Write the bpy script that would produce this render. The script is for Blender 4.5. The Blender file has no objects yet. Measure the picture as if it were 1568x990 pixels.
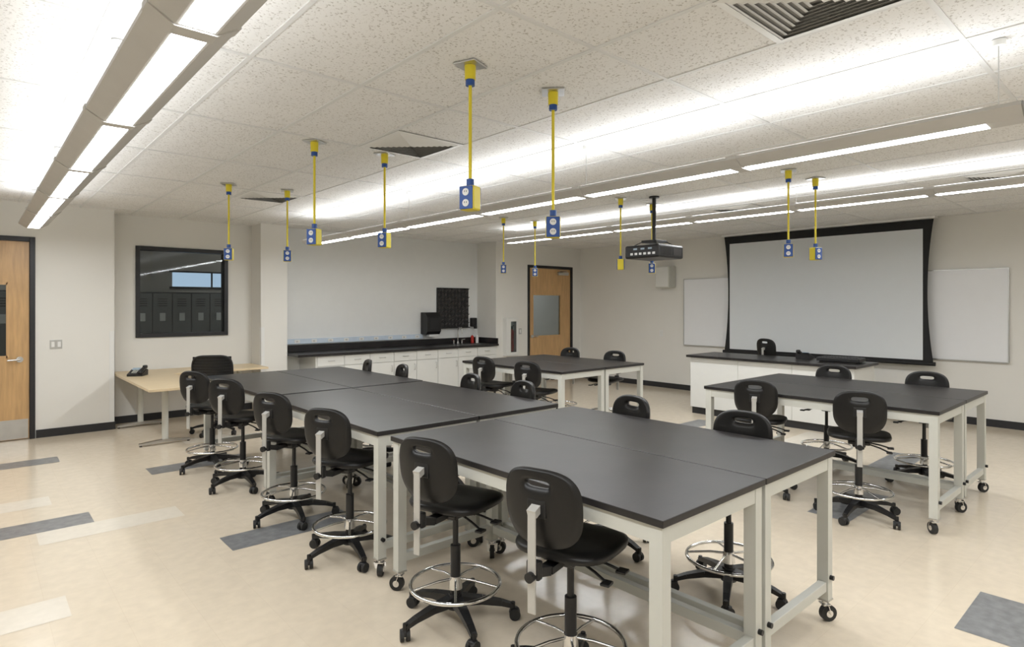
import bpy, bmesh, math, random
from mathutils import Vector, Matrix
random.seed(3)
scn = bpy.context.scene
scn.view_settings.view_transform = 'Standard'
CEIL = 2.9

# ------------------------------------------------------------ materials
def mat(name, col, rough=0.5, metal=0.0, var=0.04, scale=8.0, bump=0.0, spec=0.5, bscale=None, stretch=None):
    m = bpy.data.materials.new(name); m.use_nodes = True
    nt = m.node_tree; b = nt.nodes['Principled BSDF']
    b.inputs['Roughness'].default_value = rough
    b.inputs['Metallic'].default_value = metal
    b.inputs['Specular IOR Level'].default_value = spec
    tc = nt.nodes.new('ShaderNodeTexCoord')
    mp = nt.nodes.new('ShaderNodeMapping')
    nt.links.new(tc.outputs['Object'], mp.inputs['Vector'])
    if stretch: mp.inputs['Scale'].default_value = stretch
    n = nt.nodes.new('ShaderNodeTexNoise'); n.inputs['Scale'].default_value = scale
    n.inputs['Detail'].default_value = 4
    nt.links.new(mp.outputs['Vector'], n.inputs['Vector'])
    r = nt.nodes.new('ShaderNodeValToRGB')
    r.color_ramp.elements[0].position = 0.3; r.color_ramp.elements[1].position = 0.7
    r.color_ramp.elements[0].color = tuple(max(0, c*(1-var)) for c in col)+(1,)
    r.color_ramp.elements[1].color = tuple(min(1, c*(1+var)) for c in col)+(1,)
    nt.links.new(n.outputs['Fac'], r.inputs['Fac'])
    nt.links.new(r.outputs['Color'], b.inputs['Base Color'])
    if bump:
        n2 = nt.nodes.new('ShaderNodeTexNoise'); n2.inputs['Scale'].default_value = bscale or scale*6
        nt.links.new(mp.outputs['Vector'], n2.inputs['Vector'])
        bp = nt.nodes.new('ShaderNodeBump'); bp.inputs['Strength'].default_value = bump
        bp.inputs['Distance'].default_value = 0.002
        nt.links.new(n2.outputs['Fac'], bp.inputs['Height'])
        nt.links.new(bp.outputs['Normal'], b.inputs['Normal'])
    return m

def emis(name, col, s):
    m = bpy.data.materials.new(name); m.use_nodes = True
    nt = m.node_tree; nt.nodes.clear()
    e = nt.nodes.new('ShaderNodeEmission'); o = nt.nodes.new('ShaderNodeOutputMaterial')
    e.inputs['Color'].default_value = col+(1,); e.inputs['Strength'].default_value = s
    nt.links.new(e.outputs[0], o.inputs[0]); return m

def glassmat(name, tint=(0.8,0.85,0.85), ior=1.35):
    m = bpy.data.materials.new(name); m.use_nodes = True
    nt = m.node_tree; nt.nodes.clear()
    o = nt.nodes.new('ShaderNodeOutputMaterial'); mx = nt.nodes.new('ShaderNodeMixShader')
    t = nt.nodes.new('ShaderNodeBsdfTransparent'); g = nt.nodes.new('ShaderNodeBsdfGlossy')
    t.inputs['Color'].default_value = tint+(1,); g.inputs['Roughness'].default_value = 0.03
    f = nt.nodes.new('ShaderNodeFresnel'); f.inputs['IOR'].default_value = ior
    nt.links.new(f.outputs[0], mx.inputs[0]); nt.links.new(t.outputs[0], mx.inputs[1]); nt.links.new(g.outputs[0], mx.inputs[2])
    nt.links.new(mx.outputs[0], o.inputs[0]); return m

M = {}
M['wall'] = mat('wall_paint', (0.79,0.775,0.73), 0.7, var=0.01, scale=2, bump=0.15, bscale=180)
M['wallw'] = mat('wall_marker_surface', (0.79,0.80,0.79), 0.4, var=0.01)
M['base'] = mat('rubber_base', (0.02,0.02,0.022), 0.5)
M['tbar'] = mat('ceiling_tbar', (0.74,0.74,0.73), 0.5, var=0.01)
M['top'] = mat('epoxy_black', (0.021,0.019,0.019), 0.33, var=0.3, scale=4, bump=0.05, bscale=60, spec=0.36)
M['frame'] = mat('powdercoat_white', (0.60,0.60,0.55), 0.4, var=0.02)
M['blk'] = mat('black_plastic', (0.010,0.010,0.011), 0.38, var=0.1)
M['blkp'] = mat('black_polyurethane', (0.008,0.0075,0.0075), 0.38, var=0.15, bump=0.15, bscale=400, spec=0.4)
M['rub'] = mat('black_rubber', (0.02,0.02,0.02), 0.6)
M['rackk'] = mat('rack_plastic', (0.045,0.042,0.042), 0.35)
M['chrome'] = mat('chrome', (0.78,0.78,0.78), 0.12, 1.0, var=0.02)
M['steel'] = mat('brushed_steel', (0.55,0.55,0.54), 0.3, 1.0, var=0.05)
M['bar'] = mat('grey_metal_bar', (0.52,0.51,0.48), 0.35, 0.2, var=0.03)
M['yel'] = mat('yellow_plastic', (0.80,0.66,0.03), 0.4, var=0.03)
M['blu'] = mat('blue_plastic', (0.02,0.08,0.33), 0.4, var=0.03)
M['wht'] = mat('white_plastic', (0.8,0.8,0.78), 0.35, var=0.01)
M['board'] = mat('whiteboard_surface', (0.85,0.86,0.88), 0.2, var=0.005)
M['screen'] = mat('screen_fabric', (0.74,0.77,0.79), 0.8, var=0.005)
M['sblk'] = mat('screen_black', (0.008,0.008,0.009), 0.7)
M['lamel'] = mat('light_housing', (0.56,0.55,0.53), 0.45, 0.0, var=0.02)
M['dark'] = mat('dark_metal', (0.025,0.025,0.027), 0.4, 0.3)
M['ductgrey'] = mat('duct_grey', (0.30,0.295,0.285), 0.6)
M['wood'] = mat('maple_door', (0.58,0.36,0.165), 0.35, var=0.12, scale=6, stretch=(6,6,0.6))
M['lam'] = mat('maple_laminate', (0.70,0.56,0.36), 0.4, var=0.05, scale=5, stretch=(1,6,6))
M['cab'] = mat('cabinet_white', (0.76,0.76,0.73), 0.4, var=0.01)
M['lock'] = mat('locker_grey', (0.13,0.13,0.125), 0.4, 0.1, var=0.03)
M['corrw'] = mat('corridor_wall_paint', (0.42,0.38,0.33), 0.6, var=0.02)
M['glass'] = glassmat('window_glass', (0.72,0.75,0.75))
M['red'] = mat('red_plastic', (0.5,0.03,0.02), 0.4)
M['inlay'] = mat('grey_floor_tile', (0.215,0.22,0.225), 0.3, var=0.2, scale=18)
M['inlayw'] = mat('pale_floor_tile', (0.76,0.70,0.60), 0.25, var=0.03, scale=18)
M['blueg'] = mat('pale_blue_plastic', (0.60,0.69,0.79), 0.3)
LC=(0.965,0.985,1.0)
M['lens'] = emis('lamp_lens', LC, 39)
M['up'] = emis('lamp_uplight', LC, 7)
M['corr'] = emis('corridor_fill', (0.9,0.95,1.0), 16)
M['refl'] = emis('reflection_glow', (0.6,0.78,1.0), 1.1)  # self-lit pale blue, imitates a reflection in the window
M['scr'] = mat('lcd_screen', (0.35,0.45,0.55), 0.2)

# floor
def floor_mat():
    m = mat('floor_tile', (0.74,0.645,0.51), 0.17, var=0.04, scale=14)
    nt = m.node_tree; b = nt.nodes['Principled BSDF']
    r = b.inputs['Base Color'].links[0].from_node
    tc = [n for n in nt.nodes if n.type=='TEX_COORD'][0]
    br = nt.nodes.new('ShaderNodeTexBrick'); br.offset = 0
    br.inputs['Scale'].default_value = 1; br.inputs['Brick Width'].default_value = .305
    br.inputs['Row Height'].default_value = .305; br.inputs['Mortar Size'].default_value = .001
    br.inputs['Color1'].default_value = (1,1,1,1); br.inputs['Color2'].default_value = (.98,.98,.98,1)
    br.inputs['Mortar'].default_value = (.92,.90,.88,1)
    nt.links.new(tc.outputs['Object'], br.inputs['Vector'])
    mx = nt.nodes.new('ShaderNodeMix'); mx.data_type='RGBA'; mx.blend_type='MULTIPLY'
    mx.inputs[0].default_value = 1
    nt.links.new(r.outputs['Color'], mx.inputs[6]); nt.links.new(br.outputs['Color'], mx.inputs[7])
    nt.links.new(mx.outputs[2], b.inputs['Base Color'])
    return m
M['floor'] = floor_mat()
def ceil_mat():
    m = mat('ceiling_tile', (0.84,0.835,0.82), 0.85, var=0.02, scale=3, bump=0.4, bscale=260)
    nt = m.node_tree; b = nt.nodes['Principled BSDF']
    r = b.inputs['Base Color'].links[0].from_node
    tc = [n for n in nt.nodes if n.type=='TEX_COORD'][0]
    n = nt.nodes.new('ShaderNodeTexNoise'); n.inputs['Scale'].default_value = 85; n.inputs['Detail'].default_value=4
    rr = nt.nodes.new('ShaderNodeValToRGB'); rr.color_ramp.elements[0].position=.34; rr.color_ramp.elements[1].position=.43
    rr.color_ramp.elements[0].color=(.62,.60,.57,1); rr.color_ramp.elements[1].color=(1,1,1,1)
    nt.links.new(tc.outputs['Object'], n.inputs['Vector']); nt.links.new(n.outputs['Fac'], rr.inputs['Fac'])
    mx = nt.nodes.new('ShaderNodeMix'); mx.data_type='RGBA'; mx.blend_type='MULTIPLY'; mx.inputs[0].default_value = 1
    nt.links.new(r.outputs['Color'], mx.inputs[6]); nt.links.new(rr.outputs['Color'], mx.inputs[7])
    nt.links.new(mx.outputs[2], b.inputs['Base Color'])
    return m
M['ceil'] = ceil_mat()

# ------------------------------------------------------------ mesh builder
class MB:
    def __init__(s): s.v=[]; s.f=[]; s.m=[]; s.s=[]; s.keys=[]
    def mi(s,k):
        if k not in s.keys: s.keys.append(k)
        return s.keys.index(k)
    def add(s, vs, fs, k, smooth=False):
        o=len(s.v); s.v += [tuple(v) for v in vs]; i=s.mi(k)
        for f in fs:
            s.f.append(tuple(a+o for a in f)); s.m.append(i); s.s.append(smooth)
    def box(s, c, d, k, bevel=0, rot=None):
        bm=bmesh.new(); bmesh.ops.create_cube(bm,size=1)
        bmesh.ops.scale(bm,vec=d,verts=bm.verts)
        if bevel: bmesh.ops.bevel(bm,geom=bm.edges[:],offset=bevel,segments=2,affect='EDGES',profile=.5)
        mt=Matrix.Translation(c)
        if rot is not None: mt = mt @ rot
        bm.verts.index_update()
        s.add([mt@v.co for v in bm.verts],[[v.index for v in f.verts] for f in bm.faces],k); bm.free()
    def bx(s,x0,x1,y0,y1,z0,z1,k,bevel=0):
        s.box(((x0+x1)/2,(y0+y1)/2,(z0+z1)/2),(abs(x1-x0),abs(y1-y0),abs(z1-z0)),k,bevel)
    def beam(s,p0,p1,w0,h0,k,w1=None,h1=None):
        p0=Vector(p0);p1=Vector(p1); d=(p1-p0).normalized()
        up=Vector((0,0,1)) if abs(d.z)<.95 else Vector((1,0,0))
        a=d.cross(up).normalized(); b=a.cross(d)
        w1=w1 or w0;h1=h1 or h0; vs=[]
        for p,w,h in((p0,w0,h0),(p1,w1,h1)):
            for i,j in((-1,-1),(1,-1),(1,1),(-1,1)): vs.append(p+a*w*i/2+b*h*j/2)
        s.add(vs,[(0,1,2,3),(7,6,5,4),(0,4,5,1),(1,5,6,2),(2,6,7,3),(3,7,4,0)],k)
    def cyl(s,p0,p1,r0,k,r1=None,n=16,caps=True):
        p0=Vector(p0);p1=Vector(p1); r1=r0 if r1 is None else r1
        d=(p1-p0).normalized(); up=Vector((0,0,1)) if abs(d.z)<.9 else Vector((1,0,0))
        a=d.cross(up).normalized(); b=a.cross(d); vs=[]
        for p,r in((p0,r0),(p1,r1)):
            for i in range(n):
                t=2*math.pi*i/n; vs.append(p+a*r*math.cos(t)+b*r*math.sin(t))
        s.add(vs,[(i,(i+1)%n,n+(i+1)%n,n+i) for i in range(n)],k,True)
        if caps:
            s.add(vs[:n],[tuple(range(n))[::-1]],k); s.add(vs[n:],[tuple(range(n))],k)
    def tube(s,pts,r,k,n=8,closed=False):
        pts=[Vector(p) for p in pts]; N=len(pts); vs=[]; prev=None
        for i,p in enumerate(pts):
            if closed: d=(pts[(i+1)%N]-pts[i-1])
            else: d=pts[min(i+1,N-1)]-pts[max(i-1,0)]
            d.normalize()
            if prev is None:
                up=Vector((0,0,1)) if abs(d.z)<.9 else Vector((1,0,0)); a=d.cross(up).normalized()
            else: a=(prev-d*prev.dot(d)).normalized()
            prev=a; b=a.cross(d)
            for j in range(n):
                t=2*math.pi*j/n; vs.append(p+a*r*math.cos(t)+b*r*math.sin(t))
        fs=[]
        for i in range(N if closed else N-1):
            for j in range(n):
                i2=(i+1)%N; fs.append((i*n+j,i*n+(j+1)%n,i2*n+(j+1)%n,i2*n+j))
        s.add(vs,fs,k,True)
        if not closed: s.add(vs[:n],[tuple(range(n))],k); s.add(vs[-n:],[tuple(range(n))],k)
    def ring(s,c,R,r,k,N=48,n=8):
        s.tube([(c[0]+R*math.cos(2*math.pi*i/N),c[1]+R*math.sin(2*math.pi*i/N),c[2]) for i in range(N)],r,k,n,True)
    def sell(s,c,r,k,e1=.5,e2=.6,nu=28,nv=14,fn=None):
        def pw(a,e): return math.copysign(abs(a)**e,a)
        vs=[];fs=[]
        for j in range(nv+1):
            v=-math.pi/2+math.pi*j/nv
            for i in range(nu):
                u=2*math.pi*i/nu
                p=Vector((r[0]*pw(math.cos(v),e1)*pw(math.cos(u),e2), r[1]*pw(math.cos(v),e1)*pw(math.sin(u),e2), r[2]*pw(math.sin(v),e1)))
                if fn: p=fn(p)
                vs.append(p+Vector(c))
        for j in range(nv):
            for i in range(nu): fs.append((j*nu+i,j*nu+(i+1)%nu,(j+1)*nu+(i+1)%nu,(j+1)*nu+i))
        s.add(vs,fs,k,True)
    def prism(s,poly,axis,a0,a1,k):
        n=len(poly); vs=[]
        for a in(a0,a1):
            for p in poly:
                vs.append({'x':(a,p[0],p[1]),'y':(p[0],a,p[1]),'z':(p[0],p[1],a)}[axis])
        s.add(vs,[tuple(range(n)),tuple(range(2*n-1,n-1,-1))]+[(i,i+n,(i+1)%n+n,(i+1)%n) for i in range(n)],k)
    def mesh(s,name):
        me=bpy.data.meshes.new(name); me.from_pydata(s.v,[],s.f)
        for k in s.keys: me.materials.append(M[k])
        me.polygons.foreach_set('material_index',s.m); me.polygons.foreach_set('use_smooth',s.s)
        me.update()
        bm=bmesh.new(); bm.from_mesh(me); bmesh.ops.recalc_face_normals(bm,faces=bm.faces); bm.to_mesh(me); bm.free()
        return me
    def obj(s,name,loc=(0,0,0),rz=0):
        return place(s.mesh(name),name,loc,rz)
def place(me,name,loc=(0,0,0),rz=0):
    o=bpy.data.objects.new(name,me); o.location=loc; o.rotation_euler=(0,0,math.radians(rz))
    scn.collection.objects.link(o); return o

# ------------------------------------------------------------ room shell
XL,XR,YN=-2.6,10.3,-2.6
b=MB(); b.bx(XL-.15,XR+.15,YN-.15,12.55,-.1,0,'floor'); b.obj('floor')
b=MB(); b.bx(XL-.15,XR+.15,YN-.15,12.55,CEIL,CEIL+.1,'ceil'); b.obj('ceiling')
b=MB()
x=1.05-.61*5
while x<XR:
    if x>XL: b.bx(x-.012,x+.012,YN,9.5 if x<1.42 else 9.8,CEIL-.005,CEIL,'tbar')
    x+=.61
y=3.15-1.22*4
while y<9.9:
    b.bx(XL,XR,y-.012,y+.012,CEIL-.0055,CEIL,'tbar'); y+=1.22
b.obj('ceiling_grid_trim')

def wall_open(name,x0,x1,y0,y1,op=None,k='wall'):
    b=MB()
    if op is None: b.bx(x0,x1,y0,y1,0,CEIL,k)
    else:
        a,c,z0,z1=op
        b.bx(x0,a,y0,y1,0,CEIL,k); b.bx(c,x1,y0,y1,0,CEIL,k); b.bx(a,c,y0,y1,z1,CEIL,k)
        if z0>0: b.bx(a,c,y0,y1,0,z0,k)
    return b.obj(name)
wall_open('wall_back_door',XL,1.42,9.5,9.65,(-.50,.594,0,2.48))
b=MB(); b.bx(1.27,1.42,9.65,10.05,0,CEIL,'wall'); b.obj('wall_return_left')
wall_open('wall_back_window',1.42,3.32,9.9,10.05,(1.73,2.96,1.18,2.48))
b=MB(); b.bx(3.32,3.73,9.5,10.05,0,CEIL,'wall'); b.obj('wall_pilaster')
wall_open('wall_back_sink',3.73,7.8,9.8,10.05,None,'wallw')
wall_open('wall_back_far_door',7.8,XR,9.2,9.35,(8.66,10.03,0,2.48))
b=MB(); b.bx(7.8,7.95,9.35,10.05,0,CEIL,'wall'); b.obj('wall_return_right')
b=MB(); b.bx(XR,XR+.15,YN-.15,12.55,0,CEIL,'wall'); b.obj('wall_right')
b=MB(); b.bx(XL-.15,XL,YN-.15,12.55,0,CEIL,'wall'); b.obj('wall_left')
b=MB(); b.bx(XL,XR,YN-.15,YN,0,CEIL,'wall'); b.obj('wall_front')
b=MB(); b.bx(XL,XR,12.4,12.55,0,CEIL,'corrw'); b.obj('wall_corridor')
def base(name,x0,x1,y0,y1):
    b=MB(); b.bx(x0,x1,y0,y1,0,.1,'base'); b.obj(name)
base('baseboard_back_left',.6,1.43,9.488,9.5)
base('baseboard_back_left',XL,-.5,9.488,9.5)
base('baseboard_return_left',1.42,1.432,9.488,9.9)
base('baseboard_window',1.43,3.32,9.888,9.9)
base('baseboard_pilaster',3.31,3.73,9.488,9.5)
base('baseboard_far',7.8,8.655,9.188,9.2)
base('baseboard_far',10.035,XR,9.188,9.2)
base('baseboard_right',XR-.012,XR,YN,9.188)
base('baseboard_left',XL,XL+.012,YN,9.488)
base('baseboard_front',XL,XR,YN,YN+.012)
for (x,y) in((1.42,9.5),):
    b=MB(); b.bx(x-.055,x+.003,y-.003,y,.1,1.3,'wht'); b.bx(x,x+.003,y-.003,y+.055,.1,1.3,'wht'); b.obj('corner_guard_trim_1')
b=MB(); b.bx(3.317,3.375,9.497,9.5,.1,1.3,'wht'); b.bx(3.317,3.32,9.497,9.555,.1,1.3,'wht'); b.obj('corner_guard_trim_2')

b=MB(); 
def inl(x0,x1,y0,y1,k,z=.0012): b.add([(x0,y0,z),(x1,y0,z),(x1,y1,z),(x0,y1,z)],[(0,1,2,3)],k)
for r in [(-.2,.7,5.54,5.84),(-.2,.7,7.9,8.2),(1.31,2.22,4.27,4.57),(1.31,2.22,6.7,7.0),(3.74,4.33,-.1,.80),
          (4.97,5.88,1.72,2.03),(6.8,7.7,1.9,2.2),(7.6,8.5,.6,.9),(3.75,4.65,3.6,3.9),(3.75,4.65,6.05,6.35),(6.9,7.8,4.4,4.7)]: inl(*r,'inlay')
for r in [(.35,1.25,5.24,5.54),(-.5,.4,3.95,4.25),(-.4,.5,6.25,6.55),(4.4,5.0,3.9,4.2),(7.2,8.1,3.0,3.3),(1.9,2.5,7.9,8.2),(5.9,6.8,.3,.6),(6.9,7.8,5.9,6.2)]: inl(*r,'inlayw',.001)
b.obj('floor_inlay_tiles')

# ------------------------------------------------------------ doors
def door(name,x0,x1,y,lite,handle_x,hinge,closer=False):
    e=bpy.data.objects.new(name,None); scn.collection.objects.link(e)
    b=MB(); w=.055
    b.bx(x0,x0+w,y-.02,y+.12,0,2.48,'dark',.004); b.bx(x1-w,x1,y-.02,y+.12,0,2.48,'dark',.004); b.bx(x0+w,x1-w,y-.02,y+.12,2.48-w,2.48,'dark')
    o=b.obj('frame'); o.parent=e
    a,c,z0,z1=lite; X0=x0+w+.003; X1=x1-w-.003; ya,yb=y+.01,y+.055; Z1=2.42
    b=MB()
    b.bx(X0,a,ya,yb,.01,Z1,'wood'); b.bx(c,X1,ya,yb,.01,Z1,'wood'); b.bx(a,c,ya,yb,.01,z0,'wood'); b.bx(a,c,ya,yb,z1,Z1,'wood')
    for q in((a-.015,a+.012,z0-.015,z1+.015),(c-.012,c+.015,z0-.015,z1+.015)): b.bx(q[0],q[1],ya-.01,ya+.005,q[2],q[3],'wood')
    b.bx(a,c,ya-.01,ya+.005,z0-.015,z0+.012,'wood'); b.bx(a,c,ya-.01,ya+.005,z1-.012,z1+.015,'wood')
    b.bx(X0+.01,X1-.01,ya-.003,ya,.015,.25,'steel')
    b.obj('leaf').parent=e
    b=MB(); b.bx(a,c,ya+.02,ya+.026,z0,z1,'glass'); b.obj('glass').parent=e
    b=MB(); sgn = -1 if handle_x>(x0+x1)/2 else 1
    b.cyl((handle_x,ya,.98),(handle_x,ya-.015,.98),.035,'steel'); b.cyl((handle_x,ya-.01,.98),(handle_x,ya-.06,.98),.011,'steel')
    b.tube([(handle_x,ya-.055,.98),(handle_x+sgn*.03,ya-.06,.98),(handle_x+sgn*.12,ya-.058,.975)],.011,'steel')
    b.obj('lever_handle').parent=e
    if closer:
        b=MB(); b.bx(X1-.42,X1-.1,ya-.06,ya,Z1-.13,Z1-.06,'steel',.01); b.beam((X1-.15,ya-.05,Z1-.04),(X1-.45,ya-.12,Z1-.04),.02,.01,'steel'); b.obj('closer').parent=e
door('door_1',-.50,.594,9.5,(-.25,.33,1.02,1.90),.445,-1)
door('door_2',8.66,10.03,9.2,(8.82,9.66,.98,1.86),8.80,1,True)

e=bpy.data.objects.new('window_1',None); scn.collection.objects.link(e)
b=MB(); x0,x1,z0,z1=1.73,2.96,1.18,2.48; w=.055
b.bx(x0,x0+w,9.875,10.05,z0,z1,'dark',.004); b.bx(x1-w,x1,9.875,10.05,z0,z1,'dark',.004)
b.bx(x0+w,x1-w,9.875,10.05,z0,z0+w,'dark'); b.bx(x0+w,x1-w,9.875,10.05,z1-w,z1,'dark'); b.obj('frame').parent=e
b=MB(); b.bx(x0+w,x1-w,9.93,9.936,z0+w,z1-w,'glass'); b.obj('glass').parent=e

b=MB(); LW=.31
b.bx(.2,8.0,12.1,12.4,0,1.87,'dark')
x=.2
while x<7.9:
    b.bx(x+.008,x+LW-.008,12.085,12.1,.06,1.85,'lock',.003)
    for j in range(4): b.bx(x+.08,x+LW-.08,12.08,12.086,1.62+j*.04,1.635+j*.04,'blk')
    b.bx(x+.11,x+.20,12.07,12.086,1.36,1.50,'bar',.004)
    x+=LW
b.obj('corridor_lockers')
b=MB(); b.bx(2.75,4.1,12.385,12.4,1.98,2.24,'refl'); b.bx(2.7,4.15,12.375,12.39,1.94,1.98,'dark'); b.bx(2.7,4.15,12.375,12.39,2.24,2.27,'dark'); b.bx(3.4,3.43,12.375,12.39,1.98,2.24,'dark'); b.obj('reflection_panel')  # glowing panel with dark bars, added to stand in for a reflection
for xx in(0,3.8,7.0,9.2):  # unseen fixtures added to light the corridor
    b=MB(); b.bx(xx,xx+.6,10.8,11.4,CEIL-.02,CEIL-.001,'wht'); b.add([(xx+.05,10.85,CEIL-.021),(xx+.55,10.85,CEIL-.021),(xx+.55,11.35,CEIL-.021),(xx+.05,11.35,CEIL-.021)],[(0,1,2,3)],'corr'); b.obj('corridor_fill_light')

# ------------------------------------------------------------ pendant lights
def pendant(X,z,joints,ends,cables,lo=.045):
    b=MB(); y0,y1=ends
    poly=[(X-.06,z),(X+.06,z),(X+.130,z+.043),(X+.130,z+.06),(X-.130,z+.06),(X-.130,z+.043)]
    b.prism(poly,'y',y0,y1,'lamel')
    b.prism([(X-.062,z+.002),(X+.062,z+.002),(X+.12,z+.043),(X+.115,z+.062),(X-.115,z+.062),(X-.12,z+.043)],'y',y0-.006,y1+.006,'ductgrey')
    js=[y0]+[j for j in joints if y0+.05<j<y1-.05]+[y1]
    for i in range(len(js)-1):
        a,c=js[i]+(lo if i==0 else .045),js[i+1]-.045
        b.add([(X-.05,a,z-.001),(X+.05,a,z-.001),(X+.05,c,z-.001),(X-.05,c,z-.001)],[(0,1,2,3)],'lens')
        b.add([(X-.12,a,z+.063),(X+.12,a,z+.063),(X+.12,c,z+.063),(X-.12,c,z+.063)],[(0,1,2,3)],'up')
    for j in joints:
        if y0<j<y1: b.prism([(X-.062,z-.006),(X+.062,z-.006),(X+.134,z+.041),(X+.134,z+.064),(X-.134,z+.064),(X-.134,z+.041)],'y',j-.035,j+.035,'lamel')
    for cy in cables:
        b.cyl((X,cy,z+.05),(X,cy,CEIL),.0025,'steel',n=6); b.cyl((X,cy,CEIL-.03),(X,cy,CEIL-.004),.03,'wht'); b.cyl((X,cy,z+.06),(X,cy,z+.09),.012,'steel')
    return b.obj('linear_pendant_light')
pendant(.52,2.5,[.78,2.08,3.38,4.7,6.0,7.3],(-1.8,8.6),[.78,3.38,6.0,8.4])
pendant(3.62,2.5,[1.88,3.17,4.46,5.76,7.06],(.50,8.38),[.60,3.17,5.76,8.2],.14)
pendant(3.62,2.5,[-.9],(-2.1,.30),[-1.9,.2])  # added out-of-frame run, makes up the light lost behind the camera
pendant(6.7,2.67,[.3,1.6,2.85,4.1,5.35,6.55],(-1.8,7.6),[.3,2.85,5.35,7.4])

# ------------------------------------------------------------ diffusers
def diffuser(cx,cy):
    b=MB(); H=.295; z=CEIL-.006
    def sq(a,za,c,zc,k):
        vs=[(-a,-a,za),(a,-a,za),(a,a,za),(-a,a,za),(-c,-c,zc),(c,-c,zc),(c,c,zc),(-c,c,zc)]
        b.add(vs,[(i,(i+1)%4,4+(i+1)%4,4+i) for i in range(4)],k)
    b.bx(-H,H,-H,H,z,z+.003,'ductgrey')
    sq(H,z-.001,H-.035,z-.004,'wht'); a=H-.035
    for i in range(8):
        sq(a,z-.002,a-.022,z-.012,'wht'); a-=.031
    return b.obj('air_diffuser',(cx,cy,0))
for c in[(2.575,4.065),(2.575,7.11),(2.575,1.015),(7.455,1.2),(7.455,3.9)]: diffuser(*c)

# ------------------------------------------------------------ cord drops
def cord(zb):
    b=MB()
    b.box((0,0,CEIL-.008),(.13,.13,.01),'steel',.002)
    b.cyl((0,0,CEIL-.012),(0,0,CEIL-.085),.030,'yel',r1=.028); b.cyl((0,0,CEIL-.085),(0,0,CEIL-.115),.024,'blu')
    b.cyl((0,0,CEIL-.115),(0,0,zb+.09),.009,'yel',n=10)
    b.cyl((0,0,zb+.06),(0,0,zb+.10),.02,'blu')
    b.box((0,0,zb),(.085,.075,.125),'yel',.008)
    for s in(-1,1):
        b.box((0,s*.040,zb),(.078,.008,.118),'blu',.003)
        for dz in(-.028,.028):
            b.cyl((0,s*.043,zb+dz),(0,s*.0465,zb+dz),.019,'wht',n=16)
            b.box((-.006,s*.047,zb+dz+.003),(.003,.001,.009),'blk'); b.box((.006,s*.047,zb+dz+.003),(.003,.001,.009),'blk')
    return b
for (x,y,zb,r) in[(1.935,2.49,2.20,-70),(2.54,2.48,2.10,-46),(1.96,4.46,2.165,-58),(2.555,4.44,2.18,-62),(1.99,6.62,2.17,-30),(2.58,6.57,2.18,-21),
   (5.71,6.57,2.16,-41),(6.29,6.52,2.13,-44),(5.69,4.45,2.12,38),(6.31,4.45,2.10,-55),(5.66,2.48,2.15,-66),(6.22,2.46,2.15,-25)]:
    cord(zb).obj('pendant_power_outlet',(x,y,0),r)

# ------------------------------------------------------------ lab tables
def caster(b,x,y,r=.042,top=.12,ang=0):
    ca,sa=math.cos(ang),math.sin(ang)
    b.box((x,y,top-.004),(.06,.06,.008),'steel'); b.cyl((x,y,top-.03),(x,y,top-.006),.016,'chrome')
    ox,oy=x+ca*.018,y+sa*.018
    for s in(-1,1):
        b.beam((x-sa*.022*s,y+ca*.022*s,top-.03),(ox-sa*.022*s,oy+ca*.022*s,r),.03,.004,'chrome',.02,.004)
    b.beam((x-sa*.024,y+ca*.024,top-.03),(x+sa*.024,y-ca*.024,top-.03),.04,.006,'chrome')
    b.cyl((ox-sa*.014,oy+ca*.014,r),(ox+sa*.014,oy-ca*.014,r),r,'rub',n=20)
    b.cyl((ox-sa*.019,oy+ca*.019,r),(ox+sa*.019,oy-ca*.019,r),r*.45,'chrome',n=14)
def lab_table(side):
    b=MB(); w,l=.387,.925
    b.bx(-w,w,-l,l,.862,.89,'top',.003)
    i=.012; t=.055; e=.003
    for s in(-1,1):
        xo=s*(w-i-e); b.bx(min(xo,xo-s*.03),max(xo,xo-s*.03),-l+i+t-.002,l-i-t+.002,.795,.8615,'frame')
        yo=s*(l-i-e); b.bx(-w+i+t-.002,w-i-t+.002,min(yo,yo-s*.03),max(yo,yo-s*.03),.795,.8615,'frame')
    k=0
    for sx in(-1,1):
        for sy in(-1,1):
            x=sx*(w-i-t/2); y=sy*(l-i-t/2)
            b.box((x,y,(.8615+.12)/2),(t,t,.8615-.12),'frame')
            caster(b,x,y,ang=[.8,2.2,-.6,4][k]); k+=1
            b.cyl((x,y+sy*t/2,.235),(x,y+sy*(t/2+.018),.235),.012,'blk',n=12)
    for sy in(-1,1):
        y=sy*(l-i-t/2); b.bx(-w+i+t,w-i-t,y-.02,y+.02,.165,.215,'frame',.003)
    x=side*(w-i-t/2)
    b.bx(x-.02,x+.02,-l+i+t,l-i-t,.165,.215,'frame',.003)
    return b.mesh('lab_table')
LT={-1:lab_table(-1),1:lab_table(1)}
for (xa,y0) in[(1.81,1.23),(1.81,3.23),(1.83,5.13),(5.12,1.18),(4.97,4.72)]:
    place(LT[1],'lab_table',(xa+.387,y0+.925,0)); place(LT[-1],'lab_table',(xa+.387*3+.008,y0+.925,0))

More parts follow.
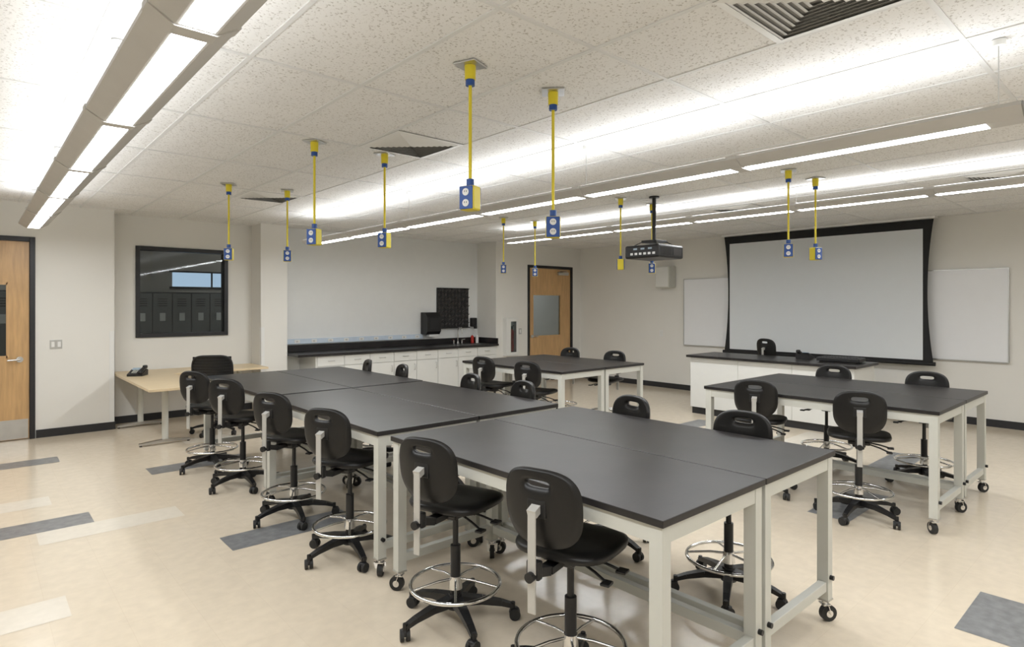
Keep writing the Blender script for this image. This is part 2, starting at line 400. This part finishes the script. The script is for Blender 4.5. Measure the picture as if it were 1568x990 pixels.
# ------------------------------------------------------------ drafting stool
def backrest(b,c,W,H,k='blkp',tilt=.10):
    N=56; R=9
    def pw(a,e): return math.copysign(abs(a)**e,a)
    loops=[]
    zs=H*.31
    for r in range(R+1):
        s=r/R; lp=[]
        for i in range(N):
            th=2*math.pi*i/N; ct,st=math.cos(th),math.sin(th)
            iy,iz=(.056*pw(ct,.5),.016*pw(st,.7)+zs) 
            wf=1.0+.04*st
            oy,oz=(W/2*pw(ct,.70)*wf,H/2*pw(st,.70))
            lp.append((iy+(oy-iy)*s, iz+(oz-iz)*s, s))
        loops.append(lp)
    T=.019; vs=[]
    def thick(s):
        return T*(max(0,1-((s-.5)*2)**6)**.5 if s>.5 else (.6+.4*min(1,s/.15)**.5))
    for sg in(1,-1):
        for lp in loops:
            for (y,z,s) in lp:
                t=thick(s) if s<1 else 0
                x=1.1*y*y - tilt*z + (0.25*z*z) + sg*t
                vs.append((c[0]+x,c[1]+y,c[2]+z))
    n=(R+1)*N; fs=[]
    for g in(0,1):
        for r in range(R):
            for i in range(N): fs.append((g*n+r*N+i,g*n+r*N+(i+1)%N,g*n+(r+1)*N+(i+1)%N,g*n+(r+1)*N+i))
    for i in range(N): fs.append((i,(i+1)%N,n+(i+1)%N,n+i))
    b.add(vs,fs,k,True)
def starbase(b,R=.30,hub=.12):
    b.cyl((0,0,.075),(0,0,hub+.03),.045,'blk',r1=.034,n=20)
    for i in range(5):
        a=2*math.pi*i/5+.3; c,s=math.cos(a),math.sin(a)
        P=[(.03,hub-.005,.055,.05),(.14,hub-.012,.045,.034),(.24,hub-.03,.036,.026),(R,hub-.048,.032,.02)]
        for p,q in zip(P[:-1],P[1:]): b.beam((c*p[0],s*p[0],p[1]),(c*q[0],s*q[0],q[1]),p[2],p[3],'blk',q[2],q[3])
        b.cyl((c*R,s*R,.045),(c*R,s*R,hub-.03),.012,'blk',n=10)
        ta=a+.7+i; tc,ts=math.cos(ta),math.sin(ta); ox,oy=c*R-ts*.01,s*R+tc*.01
        for sg in(-1,1):
            b.cyl((ox+tc*.006*sg,oy+ts*.006*sg,.029),(ox+tc*.024*sg,oy+ts*.024*sg,.029),.029,'rub',n=18)
        b.sell((ox,oy,.043),(.022,.022,.018),'blk',nu=12,nv=6)
def stool(dz=0):
    b=MB(); starbase(b)
    b.cyl((0,0,.14),(0,0,.40+dz),.026,'blk',n=18); b.cyl((0,0,.40+dz),(0,0,.585+dz),.015,'blk',n=14)
    b.cyl((0,0,.175),(0,0,.24),.036,'chrome',r1=.03,n=18)
    b.ring((0,0,.20),.232,.010,'chrome')
    for i in range(5):
        a=2*math.pi*i/5; c,s=math.cos(a),math.sin(a)
        b.tube([(c*.03,s*.03,.225),(c*.10,s*.10,.222),(c*.17,s*.17,.21),(c*.228,s*.228,.20)],.0065,'chrome',n=6)
    b.box((-.01,0,.59+dz),(.20,.15,.03),'blk',.008); b.box((-.02,0,.565+dz),(.10,.09,.035),'blk',.01)
    b.tube([(.03,-.06,.575+dz),(.04,-.15,.56+dz),(.05,-.20,.545+dz)],.006,'blk'); b.box((.055,-.215,.54+dz),(.05,.045,.012),'blk',.004)
    b.tube([(-.03,-.06,.575+dz),(-.05,-.14,.555+dz),(-.06,-.19,.535+dz)],.006,'blk'); b.box((-.065,-.2,.53+dz),(.05,.04,.012),'blk',.004)
    def sf(p):
        q=p.copy()
        if p.z>0: q.z -= .012*(1-min(1,(p.x/.2)**2+(p.y/.2)**2))
        if p.x>.1: q.z -= 1.2*(p.x-.1)**2
        return q
    b.sell((.015,0,.637+dz),(.215,.22,.027),'blkp',.55,.62,nu=36,nv=12,fn=sf)
    b.beam((-.05,0,.585+dz),(-.20,0,.585+dz),.055,.028,'blk'); b.beam((-.20,0,.585+dz),(-.285,0,.61+dz),.05,.035,'blk')
    b.box((-.292,0,.62+dz),(.034,.06,.075),'blk',.008)
    b.cyl((-.305,0,.60+dz),(-.335,0,.60+dz),.020,'blk',n=12)
    b.box((-.312,0,.655+dz),(.009,.036,.40),'bar',.003)
    b.beam((-.314,0,.84+dz),(-.275,0,.855+dz),.04,.03,'bar'); b.box((-.274,0,.852+dz),(.014,.085,.07),'blk',.004)
    backrest(b,(-.258,0,.848+dz),.355,.32)
    return b.mesh('drafting_stool')
ST=stool()
def st(bx,by,kx,ky,me=None):
    a=math.degrees(math.atan2(by-ky,bx-kx)); place(me or ST,'drafting_stool',(bx,by,0),a)
for q in[(1.885,2.55,1.63,2.47),(1.92,1.77,1.68,1.71),(1.87,3.70,1.63,3.58),(1.87,4.63,1.62,4.50),(1.85,5.75,1.65,5.60),(1.82,6.58,1.62,6.45),
         (3.24,1.76,3.5,1.80),(3.24,2.65,3.5,2.62),(3.24,3.78,3.5,3.74),(3.24,4.5,3.5,4.46),(3.24,5.72,3.5,5.66),(3.24,6.5,3.5,6.42),
         (5.17,1.72,4.92,1.63),(5.24,2.55,4.99,2.47),(6.6,2.5,6.86,2.52),(6.6,1.64,6.86,1.68),
         (4.98,5.9,4.72,5.84),(4.95,5.1,4.70,5.02),(6.46,6.15,6.72,6.18),(6.46,5.3,6.72,5.34)]:
    st(*q)
st(9.55,4.38,9.3,4.44,stool(.11))

# ------------------------------------------------------------ task chair
b=MB(); starbase(b,.30)
b.cyl((0,0,.13),(0,0,.42),.025,'blk'); b.box((0,0,.42),(.2,.2,.04),'blk',.01)
b.sell((0.02,0,.465),(.24,.245,.04),'blkp',.5,.55)
b.beam((-.08,0,.42),(-.27,0,.42),.06,.03,'blk'); b.beam((-.27,0,.41),(-.29,0,.72),.05,.03,'blk')
pts=[]
for i in range(40):
    t=2*math.pi*i/40; pw=lambda a,e: math.copysign(abs(a)**e,a)
    y=.23*pw(math.cos(t),.45); z=.24*pw(math.sin(t),.45); pts.append((-.27+1.0*y*y-.1*z,y,.77+z))
b.tube(pts,.014,'blk',closed=True)
G=9; vs=[];fs=[]
for i in range(G):
    for j in range(G):
        y=-.222+.444*i/(G-1); z=-.232+.464*j/(G-1); vs.append((-.27+y*y-.1*z,y,.77+z))
for i in range(G-1):
    for j in range(G-1): fs.append((i*G+j,(i+1)*G+j,(i+1)*G+j+1,i*G+j+1))
b.add(vs,fs,'blkp',True)
for i in range(12):
    z=-.2+.4*i/11; b.tube([(-.275+y*y-.1*z,y,.77+z) for y in(-.22,-.11,0,.11,.22)],.003,'dark',n=5)
for s in(-1,1):
    b.tube([(.0,s*.1,.42),(.0,s*.27,.43),(.0,s*.28,.60),(.0,s*.27,.64)],.014,'blk'); b.box((.0,s*.27,.65),(.25,.08,.025),'blk',.01)
b.obj('task_chair',(2.36,8.34,0),62)

# ------------------------------------------------------------ corner desk
b=MB()
b.bx(1.44,2.04,7.52,9.12,.695,.725,'lam',.004); b.bx(1.44,3.3,9.12,9.86,.695,.725,'lam',.004)
def tleg(x,y,along):
    b.cyl((x,y,.05),(x,y,.695),.035,'frame',n=20)
    d=(.27,0) if along=='x' else (0,.27)
    b.beam((x-d[0],y-d[1],.025),(x,y,.045),.05,.02,'steel',.07,.035); b.beam((x,y,.045),(x+d[0],y+d[1],.025),.07,.035,'steel',.05,.02)
    for s in(-1,1): b.cyl((x+d[0]*s*.93,y+d[1]*s*.93,0),(x+d[0]*s*.93,y+d[1]*s*.93,.02),.015,'blk')
    b.box((x,y,.69),(.1+d[0]*1.2,.1+d[1]*1.2,.012),'dark')
tleg(1.72,8.1,'x'); tleg(3.0,9.49,'y'); tleg(1.72,9.5,'x')
b.obj('corner_desk')

def phone(name,loc,rz):
    b=MB()
    b.prism([(-.1,0),(.1,0),(.1,.07),(.06,.08),(-.1,.025)],'y',-.09,.09,'blk')
    R=Matrix.Rotation(math.radians(-19),4,'Y')
    b.box((.045,.03,.083),(.06,.09,.006),'scr',rot=R)
    for i in range(4):
        for j in range(3): b.box((-.055+i*.022,.0+j*.022,.044+i*.0075),(.014,.014,.006),'frame',rot=R)
    b.beam((-.08,-.06,.05),(.09,-.06,.105),.045,.022,'blk'); b.sell((-.075,-.06,.05),(.032,.026,.022),'blk',nu=14,nv=8); b.sell((.085,-.06,.105),(.032,.026,.022),'blk',nu=14,nv=8)
    return b.obj(name,loc,rz)
phone('desk_phone',(1.62,9.13,.726),60)

# ------------------------------------------------------------ sink counter
CT=.875; YF=9.10
b=MB()
b.bx(3.74,7.79,YF,9.79,CT-.038,CT,'top',.003); b.bx(3.74,7.79,9.775,9.799,CT,CT+.11,'top',.002); b.bx(7.77,7.79,YF+.02,9.775,CT,CT+.11,'top',.002)
b.bx(4.05,7.79,YF+.07,9.79,.1,CT-.039,'cab'); b.bx(4.05,7.79,YF+.13,9.79,0,.1,'base')
x=4.07; W=.46; yd=YF+.05
while x+W<7.82:
    b.bx(x+.004,x+W-.004,yd,yd+.019,.67,.825,'cab',.002); b.bx(x+.004,x+W-.004,yd,yd+.019,.11,.66,'cab',.002)
    b.tube([(x+W/2-.05,yd,.75),(x+W/2-.05,yd-.03,.75),(x+W/2+.05,yd-.03,.75),(x+W/2+.05,yd,.75)],.005,'steel',n=6)
    b.tube([(x+W-.05,yd,.5),(x+W-.05,yd-.03,.5),(x+W-.05,yd-.03,.6),(x+W-.05,yd,.6)],.005,'steel',n=6)
    x+=W
b.bx(7.0,7.5,9.3,9.62,CT-.002,CT+.003,'steel'); b.bx(7.02,7.48,9.32,9.60,CT-.0015,CT+.0045,'dark')
b.obj('sink_counter')
b=MB(); b.bx(3.8,6.45,9.76,9.8,1.0,1.085,'blueg',.004)
for i in range(9):
    xx=3.95+i*.29; b.bx(xx,xx+.09,9.755,9.762,1.015,1.07,'wht',.002); b.bx(xx+.03,xx+.035,9.753,9.756,1.03,1.055,'blk'); b.bx(xx+.05,xx+.055,9.753,9.756,1.03,1.055,'blk')
b.obj('outlet_raceway')
b=MB(); fx,fy,fz=7.22,9.69,CT+.001
b.cyl((fx,fy,fz),(fx,fy,fz+.04),.03,'chrome'); 
pp=[(fx,fy,fz+.03),(fx,fy,fz+.26)]+[(fx,fy-.07+.07*math.cos(t),fz+.26+.07*math.sin(t)) for t in[math.pi*i/8 for i in range(1,9)]]+[(fx,fy-.14,fz+.2)]
b.tube(pp,.012,'chrome')
for s in(-1,1): b.cyl((fx+s*.1,fy,fz),(fx+s*.1,fy,fz+.07),.016,'chrome'); b.beam((fx+s*.1,fy,fz+.07),(fx+s*.16,fy-.03,fz+.085),.016,.008,'chrome')
b.obj('sink_faucet')
for (xx,yy,k) in((7.56,9.66,'red'),(7.65,9.62,'wht')):
    b=MB(); b.cyl((0,0,0),(0,0,.13),.032,k); b.cyl((0,0,.13),(0,0,.155),.032,k,r1=.012); b.cyl((0,0,.155),(0,0,.18),.012,'wht'); b.beam((0,0,.18),(0,-.05,.18),.014,.012,'wht'); b.obj('soap_bottle',(xx,yy,CT+.001))
b=MB(); b.prism([(9.799,1.08),(9.799,1.50),(9.66,1.50),(9.58,1.42),(9.57,1.14),(9.62,1.08)],'x',6.42,6.73,'blk'); b.bx(6.48,6.67,9.60,9.7,1.04,1.08,'wht'); b.bx(6.48,6.67,9.565,9.58,1.2,1.38,'dark',.006); b.obj('paper_towel_dispenser')
# drying rack: black panel with raised diamond lattice and pegs
b=MB(); b.bx(6.78,7.55,9.772,9.797,1.2,1.98,'blk',.004)
n=9; dx=.75/n; dz=.76/n
for j in range(n):
    for i in range(n):
        x=6.79+dx*(i+.5); z=1.21+dz*(j+.5); h=dx*.46; g=dz*.46
        b.add([(x-h,9.771,z),(x,9.771,z-g),(x+h,9.771,z),(x,9.771,z+g),(x,9.752,z)],[(0,1,4),(1,2,4),(2,3,4),(3,0,4)],'rackk')
        if (i+j)%2==0: b.cyl((x,9.76,z),(x,9.68,z+.04),.007,'rackk',n=8)
b.bx(6.78,7.55,9.72,9.775,1.18,1.2,'blk'); b.obj('drying_rack')
b=MB(); b.bx(7.6,7.72,9.70,9.799,1.2,1.38,'blk',.015); b.bx(7.63,7.69,9.66,9.71,1.16,1.22,'blk',.01); b.obj('soap_dispenser')
b=MB(); x0,x1=7.98,8.30; ya,yb=9.09,9.199
b.bx(x0,x1,9.185,yb,.62,1.38,'cab'); b.bx(x0,x0+.05,ya,9.185,.62,1.38,'cab'); b.bx(x1-.05,x1,ya,9.185,.62,1.38,'cab'); b.bx(x0+.05,x1-.05,ya,9.185,.62,.69,'cab'); b.bx(x0+.05,x1-.05,ya,9.185,1.31,1.38,'cab')
xm=(x0+x1)/2; b.cyl((xm+.03,9.14,.70),(xm+.03,9.14,1.10),.038,'red'); b.cyl((xm+.03,9.14,1.10),(xm+.03,9.14,1.15),.038,'red',r1=.02); b.cyl((xm+.03,9.14,1.15),(xm+.03,9.14,1.2),.018,'dark'); b.beam((xm-.03,9.14,1.2),(xm+.08,9.14,1.22),.02,.012,'dark')
b.bx(x0+.05,x0+.12,ya+.002,ya+.012,.69,1.31,'cab'); b.bx(x0+.12,x1-.05,ya+.004,ya+.008,.69,1.31,'glass'); b.obj('fire_extinguisher_cabinet')
def plate(x,y,z,w,h,n):
    b=MB(); b.bx(x-w/2,x+w/2,y-.006,y,z-h/2,z+h/2,'steel',.002)
    for i in range(n):
        xx=x-w/2+w*(i+.5)/n; b.bx(xx-.016,xx+.016,y-.009,y-.005,z-.033,z+.033,'wht',.001)
    b.obj('light_switch')
plate(.80,9.5,1.15,.125,.115,2); plate(8.45,9.2,1.1,.08,.12,1)
b=MB(); b.bx(10.294,10.3,7.0,7.08,1.02,1.14,'wht',.002); b.bx(10.29,10.295,7.025,7.055,1.05,1.11,'cab',.001); b.obj('wall_outlet')

# ------------------------------------------------------------ screen wall
b=MB(); b.bx(10.27,10.298,1.6,6.5,.88,2.13,'board',.003)
b.bx(10.255,10.298,1.6,6.5,.865,.882,'steel'); b.bx(10.262,10.298,1.59,1.6,.87,2.14,'steel'); b.bx(10.262,10.298,6.5,6.51,.87,2.14,'steel'); b.bx(10.262,10.298,1.6,6.5,2.13,2.14,'steel')
b.obj('whiteboard')
b=MB(); ya,yb,z0,z1=2.40,5.58,.80,2.86; N=24; vs=[];fs=[]
for i in range(N+1):
    s=i/N; z=z0+(z1-z0)*s; c=.075*4*s*(1-s)
    vs += [(10.12,ya+c,z),(10.12,yb-c,z)]
for i in range(N): fs.append((2*i,2*i+1,2*i+3,2*i+2))
b.add(vs,fs,'sblk'); b.add([(x+.004,y,z) for x,y,z in vs],fs,'sblk')
b.add([(10.117,2.53,.86),(10.117,5.475,.86),(10.117,5.475,2.73),(10.117,2.53,2.73)],[(0,1,2,3)],'screen')
b.cyl((10.12,ya-.02,.81),(10.12,yb+.02,.81),.028,'sblk')
b.bx(10.06,10.2,ya-.03,yb+.03,2.865,2.899,'wht',.004)
b.obj('projection_screen')
b=MB(); b.bx(10.06,10.298,6.7,7.02,1.98,2.40,'frame',.015); b.bx(10.05,10.062,6.72,7.0,2.0,2.38,'cab',.004); b.obj('wall_speaker')

# projector
b=MB(); px,py=5.9,4.13
b.cyl((px,py,2.36),(px,py,CEIL),.022,'blk'); b.cyl((px,py,CEIL-.02),(px,py,CEIL-.001),.06,'blk')
b.box((px,py,2.375),(.22,.2,.03),'blk',.004); 
for s in(-1,1): b.beam((px-.1,py+s*.1,2.37),(px-.16,py+s*.16,2.33),.02,.01,'blk'); b.beam((px+.1,py+s*.1,2.37),(px+.16,py+s*.16,2.33),.02,.01,'blk')
b.box((px,py,2.25),(.5,.46,.15),'blk',.02)
b.cyl((px+.24,py+.08,2.25),(px+.30,py+.08,2.25),.055,'dark',n=24); b.cyl((px+.30,py+.08,2.25),(px+.305,py+.08,2.25),.045,'glass',n=24)
for i in range(10): b.box((px-.2+i*.022,py-.231,2.25),(.008,.004,.09),'rackk')
b.box((px+.12,py-.231,2.25),(.16,.004,.08),'rackk'); 
for i in range(6): b.box((px-.251,py-.17+i*.06,2.225),(.004,.035,.025),'steel')
for i in range(3): b.box((px-.251,py-.12+i*.1,2.28),(.004,.05,.02),'scr')
b.obj('ceiling_projector')

# podium
b=MB(); b.bx(8.2,8.93,2.78,5.08,.1,.848,'cab',.002); b.bx(8.22,8.91,2.8,5.06,0,.1,'base'); b.bx(8.14,8.97,2.74,5.12,.85,.885,'top',.003)
for i in range(1,3): b.bx(8.196,8.2,2.78+i*.767-.003,2.78+i*.767+.003,.1,.848,'frame')
b.obj('teacher_counter')
phone('desk_phone',(8.8,3.62,.886),180)
b=MB(); b.box((0,0,.035),(.30,.52,.05),'blk',.008); b.box((0,0,.007),(.25,.45,.014),'blk')
for i in range(4):
    for j in range(13): b.box((-.09+i*.055,-.22+j*.036,.063),(.042,.028,.008),'dark',.002)
b.obj('keyboard',(8.66,3.10,.886),4)

# ------------------------------------------------------------ world & camera
w=bpy.data.worlds.new('world'); scn.world=w; w.use_nodes=True
w.node_tree.nodes['Background'].inputs[0].default_value=(.6,.7,.85,1); w.node_tree.nodes['Background'].inputs[1].default_value=.3
cam=bpy.data.cameras.new('camera'); co=bpy.data.objects.new('camera',cam); scn.collection.objects.link(co)
co.location=(0,0,1.65); co.rotation_euler=(math.radians(90),0,math.radians(-41.8))
cam.sensor_width=36; cam.lens=36*927/1568; cam.shift_y=-29/1568; cam.clip_start=.05
scn.camera=co
